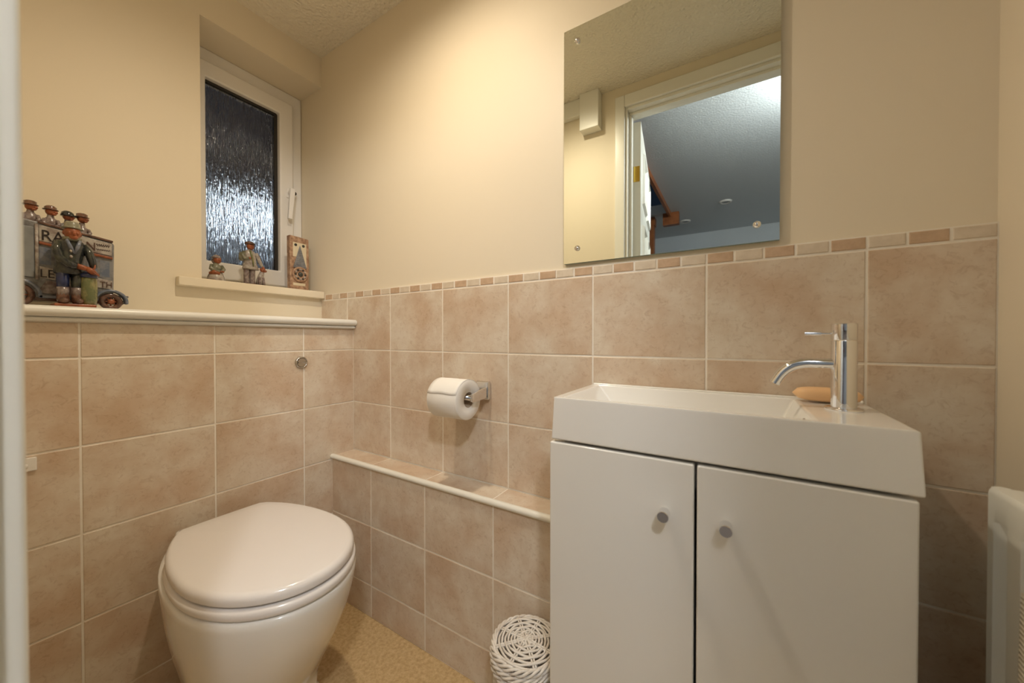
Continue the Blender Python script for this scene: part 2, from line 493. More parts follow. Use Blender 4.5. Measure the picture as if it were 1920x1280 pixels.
# --- door frame
st = MB()
st.box(OX0, OX0 + .018, -D - .1, -D, 0, OZ)
st.box(OX1 - .018, OX1, -D - .1, -D, 0, OZ)
st.box(OX0 + .018, OX1 - .018, -D - .1, -D, OZ - .018, OZ)
st.box(OX0 + .018, OX0 + .031, -D - .058, -D - .028, 0, OZ - .031)
st.box(OX1 - .031, OX1 - .018, -D - .058, -D - .028, 0, OZ - .031)
st.box(OX0 + .018, OX1 - .018, -D - .058, -D - .028, OZ - .031, OZ - .018)
struct(st.build('trim_3', M['white'], bevel=.0015), 'white gloss door lining with stops')
ar = MB()
AI, AO = OX0 + .008, OX0 - .036
ar.box(AO, AI, -D, -D + .015, 0, OZ + .048)
ar.box(OX1 - .008, XR, -D, -D + .015, 0, OZ + .048)
ar.box(AI, OX1 - .008, -D, -D + .015, OZ - .006, OZ + .048)
struct(ar.build('trim_4', M['white'], bevel=.004), 'white gloss architrave around the doorway')
# trunking on the door wall
tk = MB().box(.835, .928, -D, -D + .055, 1.935, ZC).build('trim_5', M['white'], bevel=.003)
struct(tk, 'white boxed trunking drop beside the doorway')
struct(MB().box(0, .835, -D, -D + .03, 2.028, ZC).build('trim_6', M['white'], bevel=.003), 'white horizontal trunking under the ceiling')

# ------------------------------------------------------------------ hall beyond the doorway (seen in the mirror)
HZ = 2.30
HY = -D - .1
struct(MB().box(-2.2, 3.2, -4.4, HY, -.05, 0).build('floor_hall', M['hallfloor']))
hc = MB()
hc.box(.885, 3.2, -4.4, HY, HZ, HZ + .1)
hc.box(-2.2, .885, -4.4, -3.37, HZ, HZ + .1)
struct(hc.build('ceiling_hall', M['hallwall']))
struct(MB().box(-2.2, 3.2, -4.5, -4.4, -.05, HZ + .1).build('wall_hall_far', M['hallwall']))
struct(MB().box(-2.3, -2.2, -4.4, HY, -.05, 3.4).build('wall_hall_left', M['hallwall']))
struct(MB().box(3.2, 3.3, -4.4, HY, -.05, HZ + .1).build('wall_hall_right', M['hallwall']))
struct(MB().box(-.26, XR + .12, HY - .004, HY, OZ + .06, HZ + .1).build('wall_hall_over_door', M['hallwall']))
struct(MB().box(.86, .885, -3.37, HY - .02, HZ - .05, HZ + .28).build('trim_7', M['wood']), 'brown wooden edging of the stairwell opening')
stc = empty('staircase', (.6, -3.5, 0)); tag(stc, 'brown wooden staircase beyond the open door in the mirror', 'staircase')
def spart(name, mb, m_): 
    o = mb.build(name, m_, stc); o.location = (-.6, 3.5, 0); return o
spart('newel_drop', MB().box(.80, .96, -3.45, -3.375, HZ - .13, HZ - .001), M['wood'])
spart('newel_post', MB().box(.60, .70, -3.50, -3.42, 0, 2.20).box(.59, .71, -3.51, -3.41, 2.20, 2.29), M['wood'])
spart('stringer', MB().prism([(.74, .0), (.74, .45), (-1.3, 2.15), (-1.3, 1.70)], -3.55, -3.51, 'y'), M['wood'])
for i in range(9):
    spart('tread', MB().box(.66 - .24 * i - .27, .66 - .24 * i, -4.35, -3.55, .2 * i + .17, .2 * i + .2), M['wood'])
for i in range(4):
    xx = .55 - .2 * i
    spart('baluster', MB().box(xx - .018, xx + .018, -3.545, -3.515, .5 + .171 * i, 1.50 + .171 * i), M['wood'])
for (x_, y_, lab) in ((1.39, -3.32, 'round recessed downlight in the hall ceiling clear of the wooden stairwell edging'), (.98, -3.78, 'round recessed downlight in the hall ceiling beyond the end of the stairwell edging')):
    dl = empty('downlight', (x_, y_, HZ)); tag(dl, lab, 'downlight')
    MB().lathe([(.001, -.004), (.034, -.004), (.036, -.014), (.054, -.012), (.058, -.001), (.058, .0), (.001, 0)], (0, 0, 0), 24).build('bezel', M['pvc'], dl)
    MB().lathe([(.001, -.010), (.030, -.009), (.033, -.0042), (.001, -.0042)], (0, 0, 0), 20).build('lamp_face', M['shade'], dl)
fp = empty('floor_lamp', (1.02, -4.15, 0)); tag(fp, 'grey drum shade floor lamp at the far hall wall', 'lamp')
MB().lathe([(.001, 0), (.14, 0), (.14, .02), (.02, .03), (.001, .03)], (0, 0, 0), 24).build('base', M['gap'], fp)
MB().tube([(0, 0, .03), (0, 0, 1.75)], .011, 10).build('pole', M['gap'], fp)
MB().lathe([(.15, 1.72), (.15, 2.0), (.147, 2.0), (.147, 1.72)], (0, 0, 0), 28, cap=False).build('lamp_shade', M['shade'], fp)

# open door leaf, hinged on the jamb
dr = empty('door_1', (OX0 + .020, HY - .001, 0), math.radians(-97.6)); struct(dr, 'white panelled door standing open into the hall', 'door')
DW, DT = .72, .036
ld = MB(); ld.box(0, DW, 0, DT, .006, 1.985)
leaf = ld.build('leaf', M['white'], dr, bevel=.002)
for side in (1,):
    yy = DT
    for (xa, xb) in ((.10, .325), (.395, .62)):
        for (za, zb) in ((.22, .78), (.92, 1.52), (1.62, 1.88)):
            mb = MB()
            o4 = [(xa, za), (xb, za), (xb, zb), (xa, zb)]; i4 = [(xa + .02, za + .02), (xb - .02, za + .02), (xb - .02, zb - .02), (xa + .02, zb - .02)]
            c4 = [(xa + .01, za + .01), (xb - .01, za + .01), (xb - .01, zb - .01), (xa + .01, zb - .01)]
            vs = [(p[0], yy, p[1]) for p in o4] + [(p[0], yy + .012, p[1]) for p in c4] + [(p[0], yy, p[1]) for p in i4]
            fs = []
            for i in range(4):
                j = (i + 1) % 4
                fs += [(i, j, 4 + j, 4 + i), (4 + i, 4 + j, 8 + j, 8 + i)]
            mb.add(vs, fs); mb.build('panel_moulding', M['white'], dr)
for zz in (.25, 1.0, 1.735):
    hg = MB().box(-.002, .0, .004, .030, zz - .037, zz + .037)
    hg.tube([(-.004, -.002, zz - .037), (-.004, -.002, zz + .037)], .005, 8)
    hg.build('hinge', M['brass'], dr)
hd = MB().tube([(.66, DT, 1.0), (.66, DT + .045, 1.0), (.56, DT + .05, 1.0)], .008, 10)
hd.lathe([(.001, DT), (.025, DT), (.025, DT + .008), (.001, DT + .008)], (.66, 0, 1.0), 18, 'y')
hd.build('handle', M['brass'], dr)

# ------------------------------------------------------------------ ceiling lamp of the room (out of frame, warm)
LP = (.80, -.42, ZC)
lm = empty('ceiling_downlight', LP); tag(lm, 'recessed warm ceiling downlight above the toilet', 'downlight')
MB().lathe([(.036, -.0005), (.036, -.004), (.048, -.005), (.050, -.0005)], (0, 0, 0), 28, cap=False).build('bezel', M['chrome'], lm)
MB().lathe([(.001, -.0015), (.035, -.0015), (.035, -.0005), (.001, -.0005)], (0, 0, 0), 28).build('lamp_face_offscreen', emit('warm_glow', (1.0, .80, .58), 25), lm)
ll = light('ceiling_downlight_offscreen', 'SPOT', (0, 0, -.012), 26, (1.0, .86, .67), spot_size=math.radians(165), spot_blend=1.0, shadow_soft_size=.03)
ll.parent = lm

# ------------------------------------------------------------------ toilet
def d_outline(front, hw, back, cx=.52, cy=-.440, ra=.305, n=64, off=0):
    """plan outline: elliptical nose, longer ellipse behind cut straight at the back"""
    fa = front - cx + off; hw = hw + off; bk = back - off
    pts = []
    for k in range(n):
        a = 2 * PI * k / n
        c, s_ = math.cos(a), math.sin(a)
        if c >= 0: p = (cx + fa * c, cy + hw * s_)
        else: p = (cx + ra * c, cy + hw * s_)
        if p[0] < bk:
            p = (bk + (p[0] - bk) * .04, p[1])
        pts.append(p)
    return pts
LID = dict(front=.742, hw=.170, back=.262)
wc = empty('toilet', (.45, -.437, 0)); tag(wc, 'white ceramic back to wall toilet with closed lid beside the pipe boxing', 'toilet')
def wcp(name, mb, m_, **k):
    o = mb.build(name, m_, wc, **k); o.location = (-.45, .437, 0); return o
def slab(z0, z1, r, off=0, dome=0, steps=5, rb=None):
    rb = r if rb is None else rb
    L = []
    for i in range(steps + 1):
        a = PI / 2 * i / steps
        L.append([(x, y, z0 + rb * (1 - math.cos(a))) for x, y in d_outline(**LID, off=off - rb * (1 - math.sin(a)))])
    for i in range(steps + 1):
        a = PI / 2 * i / steps
        L.append([(x, y, z1 - r * (1 - math.sin(a))) for x, y in d_outline(**LID, off=off - r * (1 - math.cos(a)))])
    if dome:
        for t in (.03, .06, .1, .14):
            L.append([(x, y, z1 + dome * (1 - (1 - t / .14) ** 2)) for x, y in d_outline(**LID, off=off - r - t)])
    return L
wcp('lid', MB().loft(slab(.4280, .452, .013, 0, .004, rb=.004)), M['seat'])
wcp('seat', MB().loft(slab(.4005, .4235, .010, .004, rb=.009)), M['seat'])
pan = []
for z, fr, hw, bk, rr in ((.0, .552, .120, .222, .24), (.012, .552, .120, .222, .24), (.016, .545, .114, .222, .24), (.06, .560, .117, .222, .25), (.12, .606, .131, .222, .26),
                          (.18, .646, .145, .222, .28), (.24, .684, .158, .222, .29), (.30, .714, .168, .222, .30), (.35, .734, .1735, .222, .31), (.38, .742, .176, .222, .315),
                          (.392, .743, .1765, .222, .315), (.398, .739, .174, .224, .312), (.399, .72, .16, .235, .30)):
    pan.append([(x, y, z) for x, y in d_outline(fr, hw, bk, ra=rr if False else .36 if z > .2 else .34)])
wcp('pan', MB().loft(pan), M['ceramic'])
for s_ in (-1, 1):
    hb = MB().lathe([(.001, .399), (.016, .399), (.016, .412), (.013, .428), (.011, .436), (.001, .438)], (.243, -.437 + s_ * .085, 0), 16)
    wcp('hinge', hb, M['seat'])

# flush button
fb = empty('flush_button', (D1, -.2, .859)); tag(fb, 'round chrome dual flush button set in the tiled cistern boxing', 'flush button')
MB().lathe([(.001, 0), (.0205, 0), (.0205, .003), (.0185, .006), (.016, .0065), (.016, .004), (.001, .004)], (0, 0, 0), 28, 'x').build('bezel', M['satin'], fb)
half = lambda a0, a1: [(0.0145 * math.cos(a), .0145 * math.sin(a)) for a in [a0 + (a1 - a0) * i / 12 for i in range(13)]]
MB().prism(half(math.radians(8), math.radians(172)), .004, .0065, 'x').build('large_button', M['satin'], fb)
MB().prism(half(math.radians(188), math.radians(352)), .004, .0058, 'x').build('small_button', M['satin'], fb)

# small white catch on the boxing
ct = empty('wall_hook', (D1, -.765, .678)); tag(ct, 'small square white adhesive hook on the tiles beside the door frame', 'hook')
MB().box(0, .005, -.016, .016, -.014, .014).build('plate', M['pvc'], ct, bevel=.0015)
MB().tube([(.004, 0, -.002), (.014, 0, -.004), (.018, 0, 0), (.018, 0, .004)], .0035, 10).build('hook', M['pvc'], ct)

# ------------------------------------------------------------------ toilet roll and holder
RC = Vector((.79, -.078, .776)); RR = .056
hl = empty('toilet_roll_holder', (.855, -.002, .79)); tag(hl, 'chrome toilet roll holder screwed to the tiled wall', 'holder')
def hp(name, mb, m_, **k):
    o = mb.build(name, m_, hl, **k); o.location = (-.855, .002, -.79); return o
hp('wall_plate', MB().box(.822, .866, -.014, -.0008, .762, .816), M['chrome'], bevel=.003)
arm = MB()
arm.loft([[(x_, y_, z_) for x_, z_ in ((.853, z0), (.862, z0), (.862, z1), (.853, z1))] for y_, z0, z1 in ((-.012, .768, .800), (-.05, .764, .794), (-.078, .764, .788), (-.084, .767, .785))], sm=False)
hp('arm', arm, M['chrome'], bevel=.002)
hp('spindle', MB().tube([(.858, -.078, .776), (.72, -.078, .776)], .0075, 14).lathe([(.001, .712), (.011, .712), (.011, .72), (.001, .72)], (0, -.078, .776), 14, 'x'), M['chrome'])
tr = empty('toilet_roll', (.79, -.078, .720)); tag(tr, 'white toilet paper roll hanging on the chrome holder', 'toilet roll')
RZ = Vector((.738, -.078, .764))
def rp(name, mb, m_):
    o = mb.build(name, m_, tr); o.location = (-.79, .078, -.720); return o
x0, x1 = .738, .845
zc = .776 - .006
prof = [(.0215, x0), (RR - .002, x0), (RR, x0 + .002), (RR, x1 - .002), (RR - .002, x1), (.0215, x1), (.0215, x0)]
rl = MB().lathe(prof, (0, -.078, zc), 48, 'x', cap=False); rp('roll', rl, M['paper'])
rp('core', MB().lathe([(.0216, x0 + .0005), (.0216, x1 - .0005), (.0205, x1 - .0005), (.0205, x0 + .0005), (.0216, x0 + .0005)], (0, -.078, zc), 32, 'x', cap=False), M['card'])
fl_ = MB()
pts = []
for i in range(18):
    a = math.radians(20 + 140 * i / 17)           # a = 180 is the front (-Y)
    e = .0005 + .0006 * (i / 17) ** 4
    pts.append((-.078 + (RR + e) * math.cos(a), zc + (RR + e) * math.sin(a), e))
A = [[(xx, p[0], p[1] + .0015 * math.sin(xx * 90) * (i / 17) ** 3) for i, p in enumerate(pts)] for xx in [x0 + .001 + (x1 - x0 - .002) * j / 8 for j in range(9)]]
fl_.loft(A, False, False, closed=False); o = rp('loose_sheet', fl_, M['paper'])
sd = o.modifiers.new('th', 'SOLIDIFY'); sd.thickness = .0004; sd.offset = 1

# ------------------------------------------------------------------ vanity unit
VX0, VX1, VY = 1.170, 1.6685, -.236
cb = empty('vanity_cabinet', (1.42, -.118, 0)); tag(cb, 'white gloss two door vanity cabinet under the washbasin', 'cabinet')
def vp(name, mb, m_, **k):
    o = mb.build(name, m_, k.pop('parent', cb), **k)
    if o.parent is cb: o.location = (-1.42, .118, 0)
    return o
cz = MB()
cz.box(VX0 + .002, VX0 + .018, VY + .0195, -.0015, 0, .740)
cz.box(VX1 - .018, VX1 - .002, VY + .0195, -.0015, 0, .740)
cz.box(VX0 + .018, VX1 - .018, -.0075, -.0015, 0, .740)
cz.box(VX0 + .018, VX1 - .018, VY + .0195, -.0075, .04, .056)
cz.box(VX0 + .018, VX1 - .018, VY + .030, VY + .046, .695, .740)
vp('body', cz, M['vanity'])
vd = []
for a, b, kx, kz, lab in ((VX0, 1.4212, 1.379, .6585, 'left'), (1.4252, VX1, 1.465, .660, 'right')):
    dmb = MB().box(a, b, VY, VY + .0185, .012, .7425)
    d_ = vp('door', dmb, M['vanity'], bevel=.003, seg=3)
    kn = MB().lathe([(.001, VY), (.0062, VY), (.0062, VY - .004), (.0088, VY - .006), (.0088, VY - .024), (.0082, VY - .025), (.001, VY - .025)], (kx, 0, kz), 28, 'y')
    kn_o = kn.build('knob', M['chrome'], d_, bevel=0); kn_o['label'] = 'round chrome knob'
    kn_o.modifiers.new('es', 'EDGE_SPLIT').split_angle = .5

# ------------------------------------------------------------------ washbasin
BX0, BX1, BT, BB = 1.178, 1.669, .829, .7475
IX0, IX1, IY0, IY1 = 1.196, 1.570, -.226, -.018
bs = empty('washbasin', (1.42, -.118, BB)); tag(bs, 'slim white rectangular ceramic washbasin on the vanity cabinet', 'washbasin')
def bpn(name, mb, m_, **k):
    o = mb.build(name, m_, bs, **k); o.location = (-1.42, .118, -BB); return o
out_t = [(BX0, VY), (BX1, VY), (BX1, -.0012), (BX0, -.0012)]
out_b = [(BX0 - .005, VY), (BX1 + .005, VY), (BX1 + .005, -.0012), (BX0 - .005, -.0012)]
in_t = [(IX0, IY0), (IX1, IY0), (IX1, IY1), (IX0, IY1)]
in_b = [(IX0 + .055, IY0 + .016), (IX1 - .030, IY0 + .016), (IX1 - .030, IY1 - .016), (IX0 + .055, IY1 - .016)]
b_ = MB()
vs = [(*p, BT) for p in out_t] + [(*p, BT) for p in in_t] + [(*p, BT - .066) for p in in_b] + [(*p, BB) for p in out_b]
fs = []
for i in range(4):
    j = (i + 1) % 4
    fs += [(i, j, 4 + j, 4 + i), (4 + i, 4 + j, 8 + j, 8 + i), (i, 12 + i, 12 + j, j)]
fs += [(8, 9, 10, 11), (15, 14, 13, 12)]
b_.add(vs, fs)
bpn('basin', b_, M['ceramic'], bevel=.0035, seg=4, ang=.25)
bpn('back_lip', MB().box(BX0 + .001, BX1 - .001, -.010, -.0012, BT - .002, BT + .003), M['ceramic'], bevel=.002, seg=3)
wst = MB().lathe([(.001, .004), (.018, .004), (.021, .002), (.022, 0), (.001, 0)], (1.42, -.12, BT - .0655), 24)
bpn('waste', wst, M['chrome'])
ov = MB().lathe([(.001, .0), (.0075, .0), (.0075, -.0025), (.005, -.003), (.001, -.002)], (0, 0, 0), 18, 'x').build('overflow', M['satin'], bs)
ov.location = (IX1 - .0045 - 1.42, -.196 + .118, BT - .0105 - BB)
ov.rotation_euler = (0, -.43, 0)

# tap
TX, TY = 1.6213, -.112
tp = empty('tap', (TX, TY, BT)); tag(tp, 'chrome mono basin mixer tap with curved spout on the washbasin', 'tap')
MB().lathe([(.001, 0), (.0235, 0), (.0235, .0025), (.0225, .004), (.001, .004)], (0, 0, 0), 40).build('base_flange', M['chrome'], tp)
MB().lathe([(.001, .004), (.016, .004), (.016, .1085), (.0155, .1095), (.001, .1095)], (0, 0, 0), 40).build('body', M['chrome'], tp).modifiers.new('es', 'EDGE_SPLIT').split_angle = .6
MB().lathe([(.001, .1102), (.0155, .1102), (.016, .111), (.016, .1352), (.0152, .1362), (.001, .1364)], (0, 0, 0), 40).build('cap', M['chrome'], tp).modifiers.new('es', 'EDGE_SPLIT').split_angle = .6
sp = []
for i in range(4): sp.append((-.012 - .010 * i, 0, .0725))
for i in range(1, 15):
    a = math.radians(62) * i / 14
    sp.append((-.042 - .046 * math.sin(a), 0, .0725 - .046 * (1 - math.cos(a))))
sp.append((sp[-1][0] - .006, 0, sp[-1][2] - .0112))
MB().tube(sp, .0084, 20).build('spout', M['chrome'], tp).modifiers.new('es', 'EDGE_SPLIT').split_angle = .7
lv = MB().tube([(-.014, 0, .1205), (-.030, 0, .1205)], .0016, 10).tube([(-.028, 0, .1205), (-.049, 0, .1208)], .0033, 14)
lv.build('lever', M['chrome'], tp).modifiers.new('es', 'EDGE_SPLIT').split_angle = .7

# soap bar
spb = MB(); L = []
for i in range(13):
    t = -1 + 2 * i / 12
    r = (1 - abs(t) ** 3.2) ** (1 / 2.2) if abs(t) < 1 else .02
    r = max(r, .05)
    L.append([(t * .049, .022 * r * math.copysign(abs(math.cos(a)) ** .7, math.cos(a)), .013 + .0125 * r * math.copysign(abs(math.sin(a)) ** .8, math.sin(a))) for a in [2 * PI * k / 20 for k in range(20)]])
spb.loft(L)
so = spb.build('soap_bar', M['soap'])
so.location = (1.6135, -.037, BT + .0005); so.rotation_euler = (0, .02, math.radians(4))
tag(so, 'worn orange soap bar on the washbasin behind the tap', 'soap')

# ------------------------------------------------------------------ mirror
mr = empty('mirror', (1.323, .006, 1.132)); tag(mr, 'frameless rectangular wall mirror fixed with chrome capped screws', 'mirror')
def mp_(name, mb, m_, **k):
    o = mb.build(name, m_, mr, **k); o.location = (-1.323, -.006, -1.132); return o
MX0, MX1, MZ0, MZ1 = 1.098, 1.5475, 1.1325, 1.7255
MF = -.004
mg = MB().box(MX0, MX1, MF, .0055, MZ0, MZ1)
mg.mi = [1] * 6
mg.mi[2] = 0
mp_('glass', mg, [M['mirror'], M['glassedge']])
for cx_, cz_ in ((MX0 + .037, MZ0 + .0365), (MX1 - .0365, MZ0 + .0345), (MX0 + .037, MZ1 - .037), (MX1 - .0365, MZ1 - .037)):
    c_ = MB().lathe([(.001, MF), (.0068, MF), (.0068, MF - .0025), (.0055, MF - .005), (.003, MF - .0065), (.001, MF - .007)], (cx_, 0, cz_), 20, 'y')
    mp_('screw_cap', c_, M['chrome'])

# ------------------------------------------------------------------ radiator and towel
RX, RY1, RY0, RZ0, RZ1 = 1.757, -.141, -.740, .13, .750
rd = empty('radiator', (1.79, -.44, RZ0)); tag(rd, 'white pressed steel panel radiator on the right wall', 'radiator')
def rdp(name, mb, m_, **k):
    o = mb.build(name, m_, rd, **k); o.location = (-1.79, .44, -RZ0); return o
ys = []; pitch = .0515
# front sheet: grid with recessed vertical channels
y = RY1
prof = [(RY1, 0.012), (RY1 - .001, .003), (RY1 - .004, 0)]
yy = RY1 - .016
while yy - pitch > RY0 + .01:
    prof += [(yy, 0), (yy - .004, .010), (yy - .022, .010), (yy - .028, 0)]
    yy -= pitch
prof += [(RY0 + .006, 0), (RY0 + .002, .004), (RY0, .012)]
zl = [(RZ0, 0, .014), (RZ0 + .004, 0, .003), (RZ0 + .012, 0, 0), (RZ0 + .045, 0, 0), (RZ0 + .065, 1, 0), (RZ1 - .058, 1, 0), (RZ1 - .042, .35, 0), (RZ1 - .036, 0, 0), (RZ1 - .008, 0, 0), (RZ1 - .004, 0, .001), (RZ1 - .001, 0, .004), (RZ1, 0, .009), (RZ1 - .001, 0, .02)]
rows_ = []
for z, kk, ex in zl:
    rows_.append([(RX + max(d * kk if (0 < i - 2 < len(prof) - 5) else d, ex), yv, z) for i, (yv, d) in enumerate(prof)])
rdp('front_panel', MB().loft(rows_, False, False, closed=False), M['radiator']).modifiers.new('es', 'EDGE_SPLIT').split_angle = .55
rdp('back_body', MB().box(RX + .012, RX + .036, RY0 + .001, RY1 - .001, RZ0 + .002, RZ1 - .0005), M['radiator'], bevel=.004)
rdp('bracket', MB().box(RX + .036, XR, -.24, -.21, .2, .7), M['radiator'])
rdp('bracket', MB().box(RX + .036, XR, -.67, -.64, .2, .7), M['radiator'])
rdp('pipe', MB().tube([(RX + .03, RY1 - .03, 0), (RX + .03, RY1 - .03, RZ0 + .01)], .0075, 12), M['chrome'])
tra = empty('towel_rail', (RX - .02, -.40, .672)); tag(tra, 'slim chrome clip-on towel rail across the radiator front', 'towel rail')
MB().tube([(0, .125, 0), (0, -.14, 0)], .004, 10).build('bar', M['chrome'], tra)
for yy in (.10, -.13):
    MB().tube([(0, yy, 0), (.012, yy, .0), (.0195, yy, 0)], .003, 8).build('clip', M['chrome'], tra)
tw = MB(); L = []
for i in range(24):
    t = i / 23
    if t < .46: px, pz = RX - .0265 - .001 * math.sin(t * 6.8), .30 + (.672 - .30) * t / .46
    elif t < .56:
        a = PI * (t - .46) / .10
        px, pz = RX - .02 - .0065 * math.cos(a), .672 + .0065 * math.sin(a)
    else: px, pz = RX - .0135, .672 - .28 * (t - .56) / .44
    L.append([(px + .0015 * math.sin(40 * (j / 20) + i * .1) * (1 if t < .46 else .0), -.271 - .22 * j / 20, pz) for j in range(21)])
tw.loft(L, False, False, closed=False)
to = tw.build('hand_towel', M['towel']); tag(to, 'cream ribbed hand towel hung over the rail on the radiator', 'towel')
sd = to.modifiers.new('th', 'SOLIDIFY'); sd.thickness = .002; sd.offset = 0

# ------------------------------------------------------------------ wicker basket
BC = Vector((1.081, -.1715, 0)); BR = .074; BHt = .268
bk = empty('wicker_basket', BC); tag(bk, 'round white wicker lidded basket between the pipe boxing and the vanity', 'basket')
NS = 14
bd = MB()
nr = 30
for r in range(nr):
    z = .008 + (BHt - .058) * r / (nr - 1)
    pts = []
    for k in range(85):
        a = 2 * PI * k / 84
        wv = math.cos(a * NS + (PI if r % 2 else 0))
        rr = BR - .006 + .0028 * wv
        pts.append((rr * math.cos(a), rr * math.sin(a), z + .0006 * math.sin(3 * a + r)))
    bd.tube(pts, .0030, 6)
bo = bd.build('body_weave', M['wicker'], bk); bo['kind'] = 'stuff'
for k in range(NS * 2):
    a = PI * k / NS
    s_ = MB().tube([((BR - .006) * math.cos(a), (BR - .006) * math.sin(a), .002), ((BR - .006) * math.cos(a), (BR - .006) * math.sin(a), BHt - .048)], .0026, 6)
    s_.build('stake', M['wicker'], bk)
br = MB()
for q in range(4):     # braided rims under and around the lid
    for zz, rad, am in ((BHt - .043, BR + .001, .0042), (BHt - .024, BR + .002, .0045), (BHt - .009, BR - .001, .005)):
        pts = []
        for k in range(97):
            a = 2 * PI * k / 96
            ph = a * 7 + q * PI / 2
            pts.append(((rad + am * .7 * math.cos(ph)) * math.cos(a), (rad + am * .7 * math.cos(ph)) * math.sin(a), zz + am * 1.25 * math.sin(ph)))
        br.tube(pts, .0031, 6)
b_ = br.build('braided_rim', M['wicker'], bk); b_['kind'] = 'stuff'
ld = MB()
turns = 9; pts = []; nseg = 52
for k in range(turns * nseg + 1):
    a = 2 * PI * k / nseg
    r = .008 + (BR - .012) * k / (turns * nseg)
    wv = math.cos(a * 4 + PI * int(a / (2 * PI)))   # over and under the spokes
    pts.append((r * math.cos(a), r * math.sin(a), BHt - .003 + .004 * (1 - (r / BR) ** 2) + .0026 * wv))
ld.tube(pts, .0026, 6)
lo = ld.build('lid_weave', M['wicker'], bk); lo['kind'] = 'stuff'
for k in range(4):
    for dd in (-.0026, .0026):
        a = PI * k / 4
        dx, dy = -math.sin(a) * dd, math.cos(a) * dd
        pl = [(t * math.cos(a) + dx, t * math.sin(a) + dy, BHt - .0028 + .004 * (1 - (t / BR) ** 2) + (.0015 if abs(t) < .012 else 0)) for t in [(-1 + 2 * i / 12) * (BR - .004) for i in range(13)]]
        MB().tube(pl, .0022, 6).build('spoke', M['wicker'], bk)

# ------------------------------------------------------------------ ornaments
def text_mesh(txt, size, depth=.0006):
    cu = bpy.data.curves.new('lettering', 'FONT')
    cu.body = txt; cu.size = size; cu.extrude = depth; cu.resolution_u = 2
    to_ = bpy.data.objects.new('tmp_text', cu); COL.objects.link(to_)
    dg = bpy.context.evaluated_depsgraph_get()
    me = bpy.data.meshes.new_from_object(to_.evaluated_get(dg))
    bpy.data.objects.remove(to_); bpy.data.curves.remove(cu)
    return me

# toy bus: local axes: u = along the bus (towards +Y of the room), front face looks to +X
bus = empty('bus_ornament', (.118, -.690, SHT), 0)
tag(bus, 'grey glazed pottery double deck bus with four passengers on its open top', 'ornament')
def bu(name, mb, m_, **k): return mb.build(name, m_, bus, **k)
# side outline in (y, z): roof falls towards the right hand end
y0, y1 = -.092, .067
roof = lambda y: .197 + (y - y0) / (y1 - y0) * (.170 - .197)
side = [(y0, .022), (y1, .022), (y1 + .001, .05), (y1 + .003, roof(y1) - .006), (y1 - .003, roof(y1)), (-.045, roof(-.045) + .001), (y0, roof(y0))]
bu('body', MB().prism(side, -.035, .034, 'x'), M['c_grey'], bevel=.004, seg=3)
bu('cab_panel', MB().prism([(y0 + .002, .066), (-.052, .064), (-.052, roof(-.052) - .014), (y0 + .002, roof(y0) - .02)], .033, .0375, 'x'), mat('cab_grey_glaze', (.26, .27, .27), .3, noise=((.19, .195, .20), 30, 4, .4, .7), coat=.2), bevel=.002)
bu('cab_pillar', MB().tube([(.037, -.049, .06), (.037, -.049, roof(-.049) - .006)], .0028, 8), M['c_pale'])
bu('rail', MB().prism([(-.047, roof(-.047) - .003), (y1, roof(y1) - .003), (y1, roof(y1) + .002), (-.047, roof(-.047) + .002)], .030, .038, 'x'), M['c_brown'], bevel=.001)
for (ya, yb, da, hh, nm, mm) in ((-.046, .065, .006, .036, 'sign_board', 'c_pale'), (-.046, .065, .098, .026, 'lower_board', 'c_pale')):
    bu(nm, MB().prism([(ya, roof(ya) - da - hh), (yb, roof(yb) - da - hh * .85), (yb, roof(yb) - da), (ya, roof(ya) - da)], .033, .0365, 'x'), M[mm], bevel=.001)
bu('waist_strip', MB().prism([(-.046, roof(-.046) - .049), (.066, roof(.066) - .045), (.066, roof(.066) - .039), (-.046, roof(-.046) - .043)], .033, .038, 'x'), M['c_terra'], bevel=.001)
for wy in (-.036, -.012, .012, .034, .054):
    bu('window', MB().box(.0325, .0345, wy - .009, wy + .007, roof(wy) - .092, roof(wy) - .052), M['c_blue'])
def lettering(txt, y, z, size, m_, sx=1.0):
    me = text_mesh(txt, size); 
    o = link('lettering', me, M[m_], bus)
    o.matrix_local = Matrix(((0, 0, 1, .0372), (sx, 0, 0, y), (0, 1, 0, z), (0, 0, 0, 1)))
    return o
lettering('RA', -.044, roof(-.036) - .038, .034, 'ink', .8)
lettering('N', .022, roof(.03) - .034, .027, 'ink2', .8)
lettering('LE', -.046, roof(-.036) - .121, .026, 'ink', .85)
lettering('TH', .044, roof(.05) - .118, .020, 'ink2', .8)
# scribbled small print beside the name
for k in range(2):
    sc = [(.0370, .039 + .0012 * i, roof(.05) - .016 - .011 * k + (.0035 if k == 0 else .0022) * math.sin(i * 2.1 + k)) for i in range(20)]
    bu('scribble', MB().tube(sc, .0006, 5), M['ink2'])
